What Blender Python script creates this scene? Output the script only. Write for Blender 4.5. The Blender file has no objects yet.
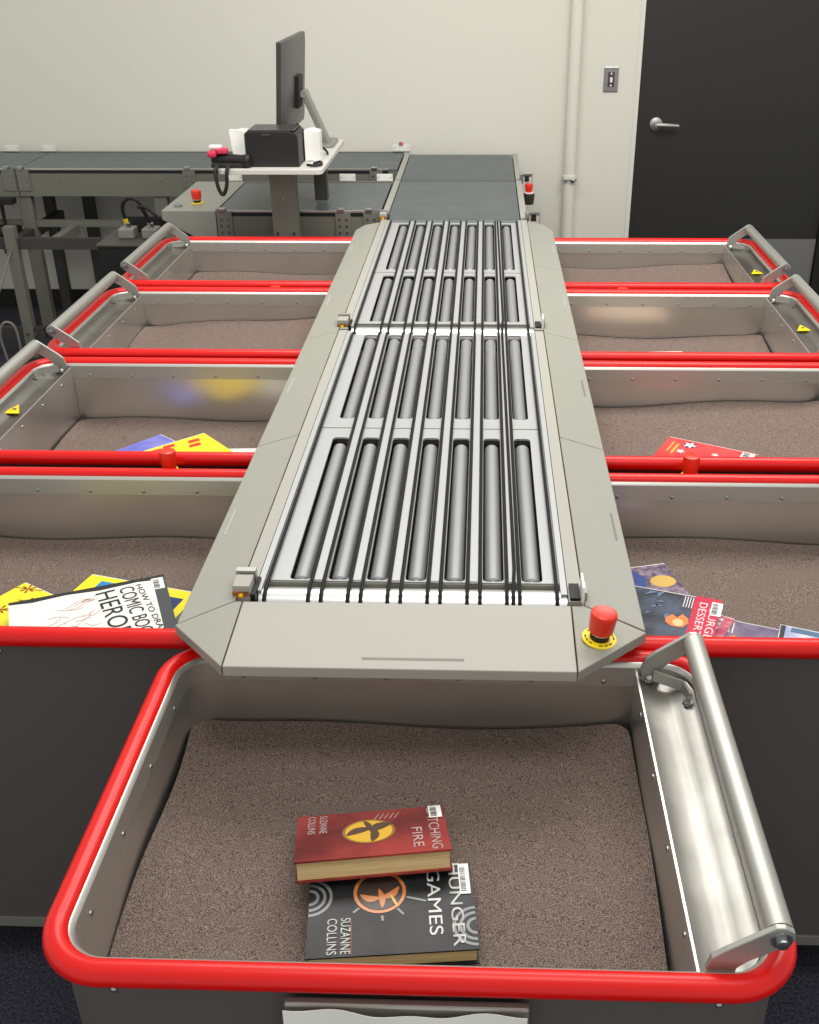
import bpy, bmesh, math, random
from mathutils import Vector, Matrix
PI = math.pi
random.seed(7)
S = bpy.context.scene
COL = S.collection

# ------------------------------------------------------------------ camera
cam_d = bpy.data.cameras.new('camera'); cam = bpy.data.objects.new('camera', cam_d); COL.objects.link(cam)
S.camera = cam
cam_d.sensor_fit = 'VERTICAL'; cam_d.sensor_height = 36; cam_d.sensor_width = 28.8
cam_d.lens = 1047.0/1024*36
cam_d.shift_x = -(447.09-409.5)/1024
cam_d.clip_start = 0.05
_p, _y, _r = .49698, .03521, .00524
fw = Vector((-math.sin(_y)*math.cos(_p), math.cos(_y)*math.cos(_p), -math.sin(_p)))
rt = Vector((math.cos(_y), math.sin(_y), 0)); dn = fw.cross(rt)
rt2 = math.cos(_r)*rt + math.sin(_r)*dn; dn2 = -math.sin(_r)*rt + math.cos(_r)*dn
mw = Matrix((rt2, -dn2, -fw)).transposed().to_4x4(); mw.translation = Vector((0, 0, 1.75))
cam.matrix_world = mw

# ------------------------------------------------------------------ light
W = bpy.data.worlds.new('room_light'); S.world = W; W.use_nodes = True
W.node_tree.nodes['Background'].inputs[0].default_value = (.93, .93, .90, 1)
W.node_tree.nodes['Background'].inputs[1].default_value = .80
def area(name, loc, sx, sy, e, col=(1, .965, .91)):
    l = bpy.data.lights.new(name, 'AREA'); l.shape = 'RECTANGLE'; l.size = sx; l.size_y = sy; l.energy = e; l.color = col
    o = bpy.data.objects.new(name, l); COL.objects.link(o); o.location = loc; return o
area('ceiling_panel_light', (-.55, 3.1, 3.0), 1.25, 1.25, 40)
area('ceiling_panel_light', (.95, 3.1, 3.0), 1.25, 1.25, 48)
area('ceiling_panel_light', (.1, .9, 3.0), 1.25, .65, 16)
S.view_settings.view_transform = 'Standard'; S.view_settings.look = 'None'
S.view_settings.exposure = 0; S.view_settings.gamma = 1; S.view_settings.use_curve_mapping = False

# ------------------------------------------------------------------ materials
def srgb(c):
    return tuple(((v/255)/12.92 if v/255 <= .04045 else ((v/255+.055)/1.055)**2.4) for v in c) + (1,)
def mat(name, col, rough=.5, metal=0, bump=0, bscale=200, var=None, vscale=30, vdetail=4, coat=0, aniso=None, spec=.5, stretch=None):
    m = bpy.data.materials.new(name); m.use_nodes = True; nt = m.node_tree; b = nt.nodes['Principled BSDF']
    b.inputs['Base Color'].default_value = srgb(col); b.inputs['Roughness'].default_value = rough
    b.inputs['Metallic'].default_value = metal; b.inputs['Specular IOR Level'].default_value = spec
    b.inputs['Coat Weight'].default_value = coat
    tc = nt.nodes.new('ShaderNodeTexCoord')
    src = tc.outputs['Object']
    if stretch:
        mp = nt.nodes.new('ShaderNodeMapping'); mp.inputs['Scale'].default_value = stretch
        nt.links.new(src, mp.inputs['Vector']); src = mp.outputs[0]
    if var:
        n = nt.nodes.new('ShaderNodeTexNoise'); n.inputs['Scale'].default_value = vscale; n.inputs['Detail'].default_value = vdetail
        nt.links.new(src, n.inputs['Vector'])
        r = nt.nodes.new('ShaderNodeValToRGB'); r.color_ramp.elements[0].position = .36; r.color_ramp.elements[1].position = .64
        r.color_ramp.elements[0].color = srgb(col); r.color_ramp.elements[1].color = srgb(var)
        nt.links.new(n.outputs['Fac'], r.inputs['Fac']); nt.links.new(r.outputs['Color'], b.inputs['Base Color'])
    if bump:
        n2 = nt.nodes.new('ShaderNodeTexNoise'); n2.inputs['Scale'].default_value = bscale; n2.inputs['Detail'].default_value = 3
        nt.links.new(src, n2.inputs['Vector'])
        bp = nt.nodes.new('ShaderNodeBump'); bp.inputs['Strength'].default_value = bump; bp.inputs['Distance'].default_value = .002
        nt.links.new(n2.outputs['Fac'], bp.inputs['Height']); nt.links.new(bp.outputs['Normal'], b.inputs['Normal'])
    if aniso: b.inputs['Anisotropic'].default_value = aniso
    return m
M = {}
M['wall'] = mat('wall_paint', (223, 222, 210), .75, bump=.05, bscale=300)
M['floor'] = mat('dark_carpet_tile', (20, 20, 27), .95, bump=1, bscale=260, var=(62, 62, 76), vscale=190)
M['black_trim'] = mat('black_vinyl', (18, 18, 18), .6)
M['door'] = mat('door_charcoal', (37, 37, 34), .5, bump=.03)
M['alu'] = mat('brushed_aluminium', (206, 205, 201), .29, .91, bump=.55, bscale=5, var=(220, 219, 215), vscale=4, vdetail=2)
M['alu_lip'] = mat('polished_aluminium', (198, 197, 191), .4, .85)
M['alu_shelf'] = mat('rolled_aluminium', (142, 141, 136), .38, 1, bump=.3, bscale=16, var=(160, 159, 153), vscale=10)
M['alu_satin'] = mat('satin_anodised', (176, 176, 170), .48, .8)
M['chrome'] = mat('bright_roller', (222, 222, 222), .3, 1)
M['steel'] = mat('bolt_steel', (170, 172, 172), .3, 1)
M['red'] = mat('red_rubber', (216, 12, 8), .32, spec=.38, bump=.04, bscale=40)
M['redbtn'] = mat('red_button', (222, 48, 22), .35)
M['yellow'] = mat('yellow_disc', (244, 214, 22), .45)
M['body'] = mat('charcoal_laminate', (88, 84, 81), .42, bump=.05, bscale=30)
M['felt'] = mat('felt_liner', (72, 58, 54), 1, bump=1, bscale=700, var=(156, 139, 129), vscale=620, vdetail=3, spec=.1)
M['cover'] = mat('grey_powder_coat', (138, 138, 128), .45, bump=.25, bscale=700, var=(147, 147, 137), vscale=500, vdetail=2)
M['cover_lt'] = mat('pale_powder_coat', (160, 159, 150), .5, bump=.2, bscale=700)
M['slot'] = mat('engraved_slot', (112, 111, 103), .5)
M['frame'] = mat('olive_grey_steel', (112, 111, 101), .5, bump=.1, bscale=500)
M['frame_dk'] = mat('dark_grey_steel', (60, 60, 56), .5)  # darker grey steel for feet, decks, beams and rear legs
M['plate'] = mat('deck_plate', (174, 176, 176), .45, .3, bump=.05)
M['strip'] = mat('deck_strip', (176, 178, 178), .45, .35)
M['black'] = mat('matt_black', (14, 14, 14), .6)
M['belt'] = mat('black_round_belt', (17, 18, 19), .6, spec=.25)
M['roller'] = mat('grey_roller', (158, 160, 162), .42, .5, bump=.06, bscale=90)
M['hub'] = mat('roller_hub', (150, 152, 154), .35, .7)
M['flatbelt'] = mat('dark_flat_belt', (78, 84, 87), .42, bump=.1, bscale=600, var=(86, 92, 94), vscale=12)
M['white'] = mat('white_plastic', (236, 236, 230), .5)
M['paper'] = mat('white_paper', (238, 238, 234), .8)
M['pages'] = mat('aged_pages', (234, 206, 152), .85, bump=.6, bscale=30, var=(212, 182, 126), vscale=12, stretch=(1, 1, 60))
M['pages_w'] = mat('white_pages', (226, 224, 214), .85)
M['orange'] = mat('orange_lens', (214, 110, 50), .4)
M['mon'] = mat('monitor_shell', (52, 52, 50), .35)
M['prn'] = mat('printer_shell', (24, 24, 24), .5)
M['desk'] = mat('desk_top', (206, 204, 196), .4)
M['armgrey'] = mat('stand_grey', (140, 140, 132), .4, .3)
M['pink'] = mat('pink_red_plastic', (206, 50, 84), .4)
M['blue'] = mat('blue_plastic', (30, 120, 190), .5)
M['kick'] = mat('kick_plate_steel', (150, 148, 146), .45, .7)
def cm(name, c, r=.28, var=None, vs=30, **k): return mat(name, c, r, var=var, vscale=vs, coat=.0, **k)

# ------------------------------------------------------------------ helpers
def link(name, me, m=None, parent=None, smooth=False):
    o = bpy.data.objects.new(name, me); COL.objects.link(o)
    if m: me.materials.append(m)
    if parent: o.parent = parent
    return o
def obj(name, bm, m, parent=None, smooth=False, bevel=0):
    bmesh.ops.recalc_face_normals(bm, faces=bm.faces[:])
    if smooth:
        for f in bm.faces: f.smooth = True
    me = bpy.data.meshes.new(name); bm.to_mesh(me); bm.free()
    o = link(name, me, m, parent)
    if smooth:
        try: me.set_sharp_from_angle(angle=math.radians(smooth if smooth is not True else 40))
        except Exception: pass
    if bevel:
        b = o.modifiers.new('bevel', 'BEVEL'); b.width = bevel; b.segments = 2; b.limit_method = 'ANGLE'
    return o
def thing(name, label, cat, loc=(0, 0, 0), rz=0, group=None):
    o = bpy.data.objects.new(name, None); COL.objects.link(o); o.location = loc; o.rotation_euler = (0, 0, rz)
    o.empty_display_size = .05
    o['label'] = label; o['category'] = cat
    if group: o['group'] = group
    return o
def tag(o, label, cat, group=None):
    o['label'] = label; o['category'] = cat
    if group: o['group'] = group
    return o
def struct(o): o['kind'] = 'structure'; return o
def box(bm, x0, x1, y0, y1, z0, z1, mtx=None):
    vs = [bm.verts.new(Vector(c)) for c in ((x0,y0,z0),(x1,y0,z0),(x1,y1,z0),(x0,y1,z0),(x0,y0,z1),(x1,y0,z1),(x1,y1,z1),(x0,y1,z1))]
    if mtx:
        for v in vs: v.co = mtx @ v.co
    for f in ((0,3,2,1),(4,5,6,7),(0,1,5,4),(1,2,6,5),(2,3,7,6),(3,0,4,7)): bm.faces.new([vs[i] for i in f])
    return vs
def bx(*a, mtx=None):
    bm = bmesh.new(); box(bm, *a, mtx=mtx); return bm
def tube(bm, pts, r, n=10, closed=False, rs=None):
    pts = [Vector(p) for p in pts]; N = len(pts); rings = []
    up = None
    for i, p in enumerate(pts):
        if closed: t = (pts[(i+1) % N]-pts[i-1]).normalized()
        else: t = (pts[min(i+1, N-1)]-pts[max(i-1, 0)]).normalized()
        if up is None:
            up = Vector((0, 0, 1)) if abs(t.z) < .9 else Vector((1, 0, 0))
        up = (up - t*up.dot(t))
        if up.length < 1e-6: up = t.orthogonal()
        up.normalize(); sd = t.cross(up)
        rr = rs[i] if rs else r
        rings.append([bm.verts.new(p+(up*math.sin(a)+sd*math.cos(a))*rr) for a in [2*PI*k/n for k in range(n)]])
    L = N if closed else N-1
    for i in range(L):
        a, b = rings[i], rings[(i+1) % N]
        for k in range(n): bm.faces.new((a[k], a[(k+1) % n], b[(k+1) % n], b[k]))
    if not closed:
        bm.faces.new(rings[0]); bm.faces.new(rings[-1][::-1])
def tb(pts, r, n=10, closed=False, rs=None):
    bm = bmesh.new(); tube(bm, pts, r, n, closed, rs); return bm
def lathe(bm, prof, n=24, mtx=None):
    rings = []
    for r, z in prof:
        if r < 1e-6: rings.append([bm.verts.new((0, 0, z))])
        else: rings.append([bm.verts.new((r*math.cos(2*PI*k/n), r*math.sin(2*PI*k/n), z)) for k in range(n)])
    if mtx:
        for rg in rings:
            for v in rg: v.co = mtx @ v.co
    for a, b in zip(rings, rings[1:]):
        if len(a) == 1 and len(b) == 1: continue
        for k in range(n):
            if len(a) == 1: bm.faces.new((a[0], b[k], b[(k+1) % n]))
            elif len(b) == 1: bm.faces.new((a[k], a[(k+1) % n], b[0]))
            else: bm.faces.new((a[k], a[(k+1) % n], b[(k+1) % n], b[k]))
def lt(prof, n=24, mtx=None):
    bm = bmesh.new(); lathe(bm, prof, n, mtx); return bm
def prism(pts, z0, z1, zf=None):
    """flat polygon (list of xy) extruded between z0 and z1; zf(x,y) adds height"""
    bm = bmesh.new(); zf = zf or (lambda x, y: 0)
    a = [bm.verts.new((x, y, z0+zf(x, y))) for x, y in pts]; b = [bm.verts.new((x, y, z1+zf(x, y))) for x, y in pts]
    bm.faces.new(a[::-1]); bm.faces.new(b); n = len(pts)
    for i in range(n): bm.faces.new((a[i], a[(i+1) % n], b[(i+1) % n], b[i]))
    return bm
def rrect(hx, hy, r, n=8, cx=0, cy=0):
    out = []
    for k, (sx, sy) in enumerate(((1, 1), (-1, 1), (-1, -1), (1, -1))):
        for i in range(n+1):
            a = PI/2*k + PI/2*i/n
            nx, ny = math.cos(a), math.sin(a)
            out.append((cx+sx*(hx-r)+r*nx, cy+sy*(hy-r)+r*ny, nx, ny))
    return out
def sweep(path, prof, closed_prof=False):
    bm = bmesh.new(); rings = []
    for x, y, nx, ny in path:
        rings.append([bm.verts.new((x+nx*o, y+ny*o, z)) for o, z in prof])
    N = len(rings); P = len(prof)
    for i in range(N):
        a, b = rings[i], rings[(i+1) % N]
        for k in range(P if closed_prof else P-1):
            k2 = (k+1) % P
            bm.faces.new((a[k], b[k], b[k2], a[k2]))
    return bm
def copy_tree(o, parent=None):
    c = o.copy(); COL.objects.link(c)
    if parent: c.parent = parent
    for ch in list(o.children): copy_tree(ch, c)
    return c
def lettering(parent, txt, cx, cy, z, length, height, rz, m, name='lettering', ext=.0002, bold=.004):
    cu = bpy.data.curves.new('t', 'FONT'); cu.body = txt; cu.size = 1; cu.offset = bold
    to = bpy.data.objects.new('t', cu); COL.objects.link(to)
    dg = bpy.context.evaluated_depsgraph_get(); dg.update()
    me = bpy.data.meshes.new_from_object(to.evaluated_get(dg))
    bpy.data.objects.remove(to); bpy.data.curves.remove(cu)
    xs = [v.co.x for v in me.vertices]; ys = [v.co.y for v in me.vertices]
    w, h = max(xs)-min(xs), max(ys)-min(ys); mx, my = (max(xs)+min(xs))/2, (max(ys)+min(ys))/2
    bm = bmesh.new(); bm.from_mesh(me); bpy.data.meshes.remove(me)
    for v in bm.verts: v.co = Vector(((v.co.x-mx)/w*length, (v.co.y-my)/h*height, 0))
    r = bmesh.ops.extrude_face_region(bm, geom=bm.faces[:])
    for g in r['geom']:
        if isinstance(g, bmesh.types.BMVert): g.co.z += ext
    R = Matrix.Translation((cx, cy, z)) @ Matrix.Rotation(rz, 4, 'Z')
    bmesh.ops.transform(bm, matrix=R, verts=bm.verts[:])
    return obj(name, bm, m, parent)

# ------------------------------------------------------------------ room
struct(obj('floor', bx(-4.2, 3.6, -.8, 5.6, -.05, 0), M['floor']))
bm = bmesh.new()   # back wall around the doorway
box(bm, -4.2, .742, 5.55, 5.7, 0, 3.0); box(bm, 1.79, 3.6, 5.55, 5.7, 0, 3.0); box(bm, .742, 1.79, 5.55, 5.7, 2.14, 3.0)
struct(obj('wall_back', bm, M['wall']))
struct(obj('baseboard_back', bx(-4.2, .735, 5.535, 5.55, 0, .1), M['black_trim']))
d = struct(obj('door_1', bx(.765, 1.745, 5.553, 5.60, .006, 2.12), M['door'], bevel=.002))
bm = bmesh.new(); box(bm, .742, .763, 5.545, 5.65, 0, 2.14)
struct(obj('trim_1', bm, M['wall']))
bm = bmesh.new(); box(bm, 1.748, 1.80, 5.53, 5.65, 0, 2.14); box(bm, .764, 1.747, 5.54, 5.65, 2.123, 2.14)
struct(obj('trim_2', bm, M['black_trim']))
# lever handle
hb = bmesh.new()
Ry = Matrix.Translation((.858, 5.553, .956)) @ Matrix.Rotation(PI/2, 4, 'X')
lathe(hb, [(0, 0), (.031, 0), (.031, .008), (.024, .012), (.012, .014), (.012, .05), (0, .052)], 24, Ry)
tube(hb, [(.858, 5.507, .956), (.875, 5.503, .957), (.92, 5.503, .955), (.965, 5.507, .952)], .011, 10, rs=[.012, .012, .010, .008])
obj('door_handle', hb, M['alu_satin'], d, smooth=True)
obj('kick_plate', bx(.80, 1.742, 5.549, 5.553, .03, .385), M['kick'], d)
# pipe and its clamp
p = thing('wall_pipe', 'off-white painted vertical pipe fixed to the wall left of the black door', 'pipe', (.437, 5.51, 0))
bm = bmesh.new(); tube(bm, [(0, 0, 0.001), (0, 0, .69), (0, 0, 2.99)], .029, 20); obj('pipe', bm, M['wall'], p, smooth=True)
bm = bmesh.new(); tube(bm, [(0, 0, .685), (0, 0, .715)], .034, 20); obj('coupling', bm, M['wall'], p, smooth=True)
cl = obj('pipe_clamp', bx(-.036, .036, -.036, .035, .692, .700), M['alu_satin'], p)
obj('screw', lt([(0, 0), (.011, 0), (.011, .014), (0, .018)], 10, Matrix.Translation((.015, -.033, .696)) @ Matrix.Rotation(PI/2, 4, 'X')), M['steel'], cl)
# switch
sw = thing('light_switch', 'stainless steel light switch plate on the wall between pipe and black door', 'switch', (.62, 5.55, 1.163))
obj('switch_plate', bx(-.036, .036, -.006, 0, -.058, .058), M['steel'], sw, bevel=.003)
tg = obj('switch_body', bx(-.016, .016, -.008, -.006, -.034, .034), mat('switch_dark', (70, 66, 60), .5), sw)
obj('toggle', bx(-.006, .006, -.016, -.008, -.012, .010), M['white'], sw)
for z in (-.027, .027):
    obj('screw', lt([(0, 0), (.005, 0), (.004, .003), (0, .003)], 10, Matrix.Translation((0, -.008, z)) @ Matrix.Rotation(PI/2, 4, 'X')), M['white'], sw)

# ------------------------------------------------------------------ sorting bins
HX, HY, ZC, RT = .4075, .29, .774, .0165
felt_cols = {}
def liner_mesh(s, zf, seed, dx=0):
    """felt mat lying in the tray: rounded sheet, edges curling up a little"""
    rnd = random.Random(seed); ph = [rnd.uniform(0, 6.28) for _ in range(8)]
    bm = bmesh.new(); nx, ny = 44, 34; x0, x1, y0, y1 = -.3875, .3055, -.2675, .2675
    grid = {}; th = .006
    for L in (0, 1):
        for i in range(nx+1):
            for j in range(ny+1):
                u, v = i/nx, j/ny
                x = x0+(x1-x0)*u; y = y0+(y1-y0)*v
                # round the corners
                cxr = .03
                ax = max(0, abs(x-(x0+x1)/2)-((x1-x0)/2-cxr)); ay = max(0, abs(y)-((y1-y0)/2-cxr))
                if ax > 0 and ay > 0:
                    rr = math.hypot(ax, ay); mx = max(ax, ay)
                    k = mx/rr
                    x -= math.copysign(ax*(1-k), x-(x0+x1)/2); y -= math.copysign(ay*(1-k), y)
                ed = min(x-x0, x1-x); ey = min(y-y0, y1-y)
                wave = .004*math.sin(9*x+ph[0])*math.sin(7*y+ph[1])
                cu = (.034 if x < 0 else .018)*math.exp(-max(ed, 0)/(.030 if x < 0 else .02))*(.7+.3*math.sin(14*y+ph[2])) + .012*math.exp(-max(ey, 0)/.02)*(.5+.5*math.sin(11*x+ph[3]))
                if x > .2: x -= .002*(1+math.sin(9*y+ph[4]))*(x-.2)/.1
                if x < -.3: x += .0025*(1+math.sin(12*y+ph[5]))*(-.3-x)/.084
                z = zf(s*x, y)+wave*.5+cu+(0 if L else -th)
                grid[L, i, j] = bm.verts.new((s*x, y, z))
    for i in range(nx):
        for j in range(ny):
            bm.faces.new((grid[1,i,j], grid[1,i+1,j], grid[1,i+1,j+1], grid[1,i,j+1]))
            bm.faces.new((grid[0,i,j], grid[0,i,j+1], grid[0,i+1,j+1], grid[0,i+1,j]))
    for i in range(nx):
        for j in (0, ny): bm.faces.new((grid[0,i,j], grid[0,i+1,j], grid[1,i+1,j], grid[1,i,j]))
    for j in range(ny):
        for i in (0, nx): bm.faces.new((grid[0,i,j], grid[0,i,j+1], grid[1,i,j+1], grid[1,i,j]))
    return bm
def base_cart(s, front=False):
    """returns empty with every part except the liner; s=+1 handle on the right, -1 on the left"""
    t = thing('sorting_bin', '-', 'sorting bin')
    path = rrect(HX, HY, .068, 10)
    n = 14
    rt_ = .0150 if front else RT
    prof = [(rt_*math.cos(2*PI*k/n), ZC+rt_*math.sin(2*PI*k/n)) for k in range(n)]
    obj('bumper_rim', sweep(path, prof, True), M['red'], t, smooth=True)
    obj('basin_wall', sweep(path, [(-.0185, ZC-.02), (-.0185, .545), (-.0165, .545), (-.0165, ZC-.02)], True), M['alu'], t, smooth=True)
    obj('top_collar', sweep(path, [(-.006, ZC+.002), (-.0140, ZC+.0062), (-.0162, ZC+.0050), (-.0200, ZC-.0005), (-.0215, ZC-.034), (-.0185, ZC-.0345), (-.016, ZC-.02)], False), M['alu_lip'], t, smooth=30)
    obj('basin_bottom', bx(-.385, .385, -.268, .268, .53, .546), M['alu'], t)
    # outer body
    obj('body_panel', sweep(path, [(-.004, .757), (-.004, .115), (-.010, .115), (-.010, .757)], True), M['body'], t, smooth=True)
    obj('bottom_trim', sweep(path, [(-.002, .115), (-.001, .093), (-.02, .093), (-.02, .115)], True), M['alu_satin'], t, smooth=30)
    obj('base_plate', bx(-.385, .385, -.268, .268, .093, .11), M['frame_dk'], t)
    # handle-end shelf, a shallow trough
    bm = bmesh.new(); xs = [.3095, .313, .325, .338, .350, .356, .364, .374, .381, .387]; zs = [.7640, .7625, .7592, .7568, .7570, .7585, .7630, .7675, .7700, .7708]
    rows = []
    for x, z in zip(xs, zs):
        ex = max(0, x-(HX-.068)); R = .068-.022
        ym = HY-.068+math.sqrt(max(R*R-ex*ex, 0)); ny = 12
        rows.append([(bm.verts.new((s*x, -ym+2*ym*j/ny, z)), bm.verts.new((s*x, -ym+2*ym*j/ny, z-.002))) for j in range(ny+1)])
    for a, b in zip(rows, rows[1:]):
        for j in range(len(a)-1):
            bm.faces.new((a[j][0], b[j][0], b[j+1][0], a[j+1][0])); bm.faces.new((a[j][1], a[j+1][1], b[j+1][1], b[j][1]))
    obj('end_shelf', bm, M['alu_shelf'], t, smooth=60)
    ew = obj('end_wall', bx(min(s*.307, s*.3095), max(s*.307, s*.3095), -.27, .27, .546, .767), M['alu'], t)
    obj('edge_lip', bx(min(s*.3068, s*.3100), max(s*.3068, s*.3100), -.27, .27, .767, .7695), M['alu_lip'], ew)
    # rivets along the collar and the end wall
    rv = None
    def rivet(x, y, z, ax, ang, par):
        nonlocal rv
        if rv is None:
            rv = obj('rivet', lt([(.0042, -.0005), (.004, .001), (.0025, .0022), (0, .0026)], 8), M['steel'], par, smooth=True); o = rv
        else:
            o = rv.copy(); COL.objects.link(o); o.parent = par
        o.location = (x, y, z); o.rotation_euler = (PI/2 if ax == 'x' else 0, ang if ax == 'y' else 0, 0)
        return o
    for k in range(6):
        rivet(s*(-.30+.112*k), HY-.0210, ZC-.026, 'x', 0, t)
    for k in range(4):
        rivet(s*(-HX+.0210), -.19+.125*k, ZC-.026, 'y', s*PI/2, t)
        rivet(s*.3068, -.20+.13*k, .748, 'y', -s*PI/2, t)
    for k in (-.33, 0, .33):
        o = rivet(s*k, -HY+.0035, .742, 'x', 0, t)
    # handle
    zt = .833; hx = .3865
    obj('handle_tube', tb([(s*hx, -.266, zt), (s*hx, -.1, zt), (s*hx, .255, zt)], .0155, 20), M['alu_satin'], t, smooth=True)
    for y0, y1 in ((-.274, -.267), (.255, .262)):
        # bracket outline in the XZ plane
        c = [(.3265, .757), (.3225, .795), (.338, .812), (hx, zt)]; wd = .0125
        pts = [(.317, .757), (.313, .783), (.318, .801), (.332, .813), (.3805, .8485), (.390, .8485), (.400, .842), (.402, .830), (.393, .820), (.356, .796), (.346, .785), (.343, .757)]
        bm = bmesh.new(); a = [bm.verts.new((s*x, y0, z)) for x, z in pts]; b = [bm.verts.new((s*x, y1, z)) for x, z in pts]
        bm.faces.new(a[::-1]); bm.faces.new(b)
        for i in range(len(pts)): bm.faces.new((a[i], a[(i+1) % len(pts)], b[(i+1) % len(pts)], b[i]))
        br = obj('handle_bracket', bm, M['alu_satin'], t, bevel=.0012)
    for y, sg in ((-.274, 1), (.262, -1)):
        obj('handle_bolt', lt([(0, 0), (.0115, 0), (.0115, .003), (.0065, .003), (.0065, .009), (0, .010)], 12, Matrix.Translation((s*hx, y, zt)) @ Matrix.Rotation(sg*PI/2, 4, 'X')), M['steel'], t, smooth=30)
    obj('pivot_bolt', lt([(0, 0), (.008, 0), (.008, .003), (.004, .007), (0, .008)], 10, Matrix.Translation((s*.327, .254, .766)) @ Matrix.Rotation(PI/2, 4, 'X')), M['steel'], t)
    # stop lever beside the rear bracket
    bm = bmesh.new()
    for (ax, ay), (bx_, by) in (((.332, .250), (.372, .226)), ((.372, .226), (.378, .196))):
        dv = Vector((bx_-ax, by-ay, 0)).normalized(); nv = Vector((-dv.y, dv.x, 0))*.002
        vs = []
        for q in ((ax, ay), (bx_, by)):
            for sg in (-1, 1):
                for z in (.766, .784): vs.append(bm.verts.new((s*(q[0]+sg*nv.x), q[1]+sg*nv.y, z)))
        for f in ((0,1,3,2),(4,6,7,5),(0,4,5,1),(2,3,7,6),(0,2,6,4),(1,5,7,3)): bm.faces.new([vs[i] for i in f])
    lv = obj('stop_lever', bm, M['alu_satin'], t)
    obj('lever_bolt', lt([(0, 0), (.008, 0), (.008, .005), (.004, .005), (.004, .012), (0, .012)], 8, Matrix.Translation((s*.374, .192, .768))), M['steel'], lv)
    # casters
    for cx_ in (-.32, .32):
        for cy_ in (-.21, .21):
            bm = bmesh.new(); box(bm, cx_-.022, cx_+.022, cy_-.022, cy_+.022, .078, .093); box(bm, cx_-.019, cx_-.015, cy_-.015, cy_+.02, .03, .08); box(bm, cx_+.015, cx_+.019, cy_-.015, cy_+.02, .03, .08)
            f = obj('caster', bm, M['frame_dk'], t)
            obj('wheel', lt([(0, -.011), (.035, -.011), (.038, -.006), (.038, .006), (.035, .011), (0, .011)], 16, Matrix.Translation((cx_, cy_, .038)) @ Matrix.Rotation(PI/2, 4, 'Y')), M['black'], f, smooth=30)
    return t
proto = {}
def cart(s, x, y, zf, seed, label, warn=None, group=None, front=False):
    if front: t = proto['front'] = base_cart(s, True)
    elif s not in proto: t = proto[s] = base_cart(s)
    else: t = copy_tree(proto[s])
    for ch in list(t.children):
        if ch.name.startswith(('felt_liner', 'warning_label')): bpy.data.objects.remove(ch)
    t.location = (x, y, 0); t['label'] = label
    if group: t['group'] = group
    obj('felt_liner', liner_mesh(s, zf, seed), M['felt'], t, smooth=True)
    if warn is not None:
        wx, wy = warn
        w = obj('warning_label', prism([(wx-.022, wy-.026), (wx+.022, wy-.026), (wx, wy+.028)], .7632, .7640), M['yellow'], t)
        obj('warning_arrow', prism([(wx-.007, wy-.008), (wx+.001, wy-.002), (wx+.006, wy-.009), (wx+.004, wy+.001), (wx+.007, wy+.004), (wx-.001, wy+.003), (wx-.003, wy+.009), (wx-.004, wy)], .7641, .7645), M['black'], w)
    return t
flat = lambda z: (lambda x, y: z)
RX, LX = .583, -.778
YS = [1.362+.29, 2.025+.29, 2.675+.29, 3.33+.29]
G = 'aluminium sorting bins with red rims'
cart(1, -.0655, .747+.288, lambda x, y: .638+.012*x+.012*y/.27*(1), 3, 'frontmost red-rimmed sorting bin holding the red and black hardbacks below the chute end', group=G, front=True)
cart(1, RX, YS[0], lambda x, y: .636-.02*x+.012*y, 11, 'sorting bin right of the conveyor nearest the viewer, with a black and magenta book', group=G)
cart(1, RX, YS[1], lambda x, y: .662+.03*x+.05*y, 12, 'second sorting bin from the viewer right of the conveyor, red star book inside', group=G)
cart(1, RX, YS[2], lambda x, y: .630+.0*x+.02*y, 13, 'third sorting bin from the viewer right of the conveyor, white booklet inside', warn=(.350, .0), group=G)
cart(1, RX, YS[3], lambda x, y: .675+.02*x+.03*y, 14, 'farthest sorting bin on the right, before the black door', warn=(.350, -.06), group=G)
cart(-1, LX, YS[0], lambda x, y: .625-.01*x+.01*y, 21, 'sorting bin left of the conveyor nearest the viewer, with comic and yellow books', group=G)
cart(-1, LX, YS[1], lambda x, y: .612+.01*x+.02*y, 22, 'second sorting bin from the viewer left of the conveyor, violet and yellow books inside', warn=(-.352, 0), group=G)
cart(-1, LX, YS[2], lambda x, y: .672+.075*x+.03*y, 23, 'third sorting bin from the viewer left of the conveyor, empty with tilted felt floor', group=G)
cart(-1, LX, YS[3], lambda x, y: .648+.0*x+.02*y, 24, 'farthest sorting bin on the left, below the workstation post, empty', group=G)

# label holder and sheet on the front bin
fb = proto['front']
hold = obj('label_holder', bx(-.139, .125, -.305, -.294, .62, .750), M['alu_satin'], fb, bevel=.003)
bm = bmesh.new(); nx, nz = 24, 8; g = {}
for i in range(nx+1):
    for j in range(nz+1):
        u = i/nx; x = -.205+.262*u; z = .60+.146*j/nz+(.003*math.sin(8*u) if j == nz else 0)
        y = .745-.002-.019-.002*math.sin(9*u+j*.5)-.002*math.sin(21*u)
        for L in (0, 1): g[L, i, j] = bm.verts.new((x, y-(.0008 if L else 0), z))
for i in range(nx):
    for j in range(nz):
        bm.faces.new((g[1,i,j], g[1,i+1,j], g[1,i+1,j+1], g[1,i,j+1])); bm.faces.new((g[0,i,j], g[0,i,j+1], g[0,i+1,j+1], g[0,i+1,j]))
    for j in (0, nz): bm.faces.new((g[0,i,j], g[0,i+1,j], g[1,i+1,j], g[1,i,j]))
tag(obj('paper_sheet', bm, M['paper'], smooth=True), 'white crinkled paper sheet in a holder on the front bin below its red rim', 'paper')

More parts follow.
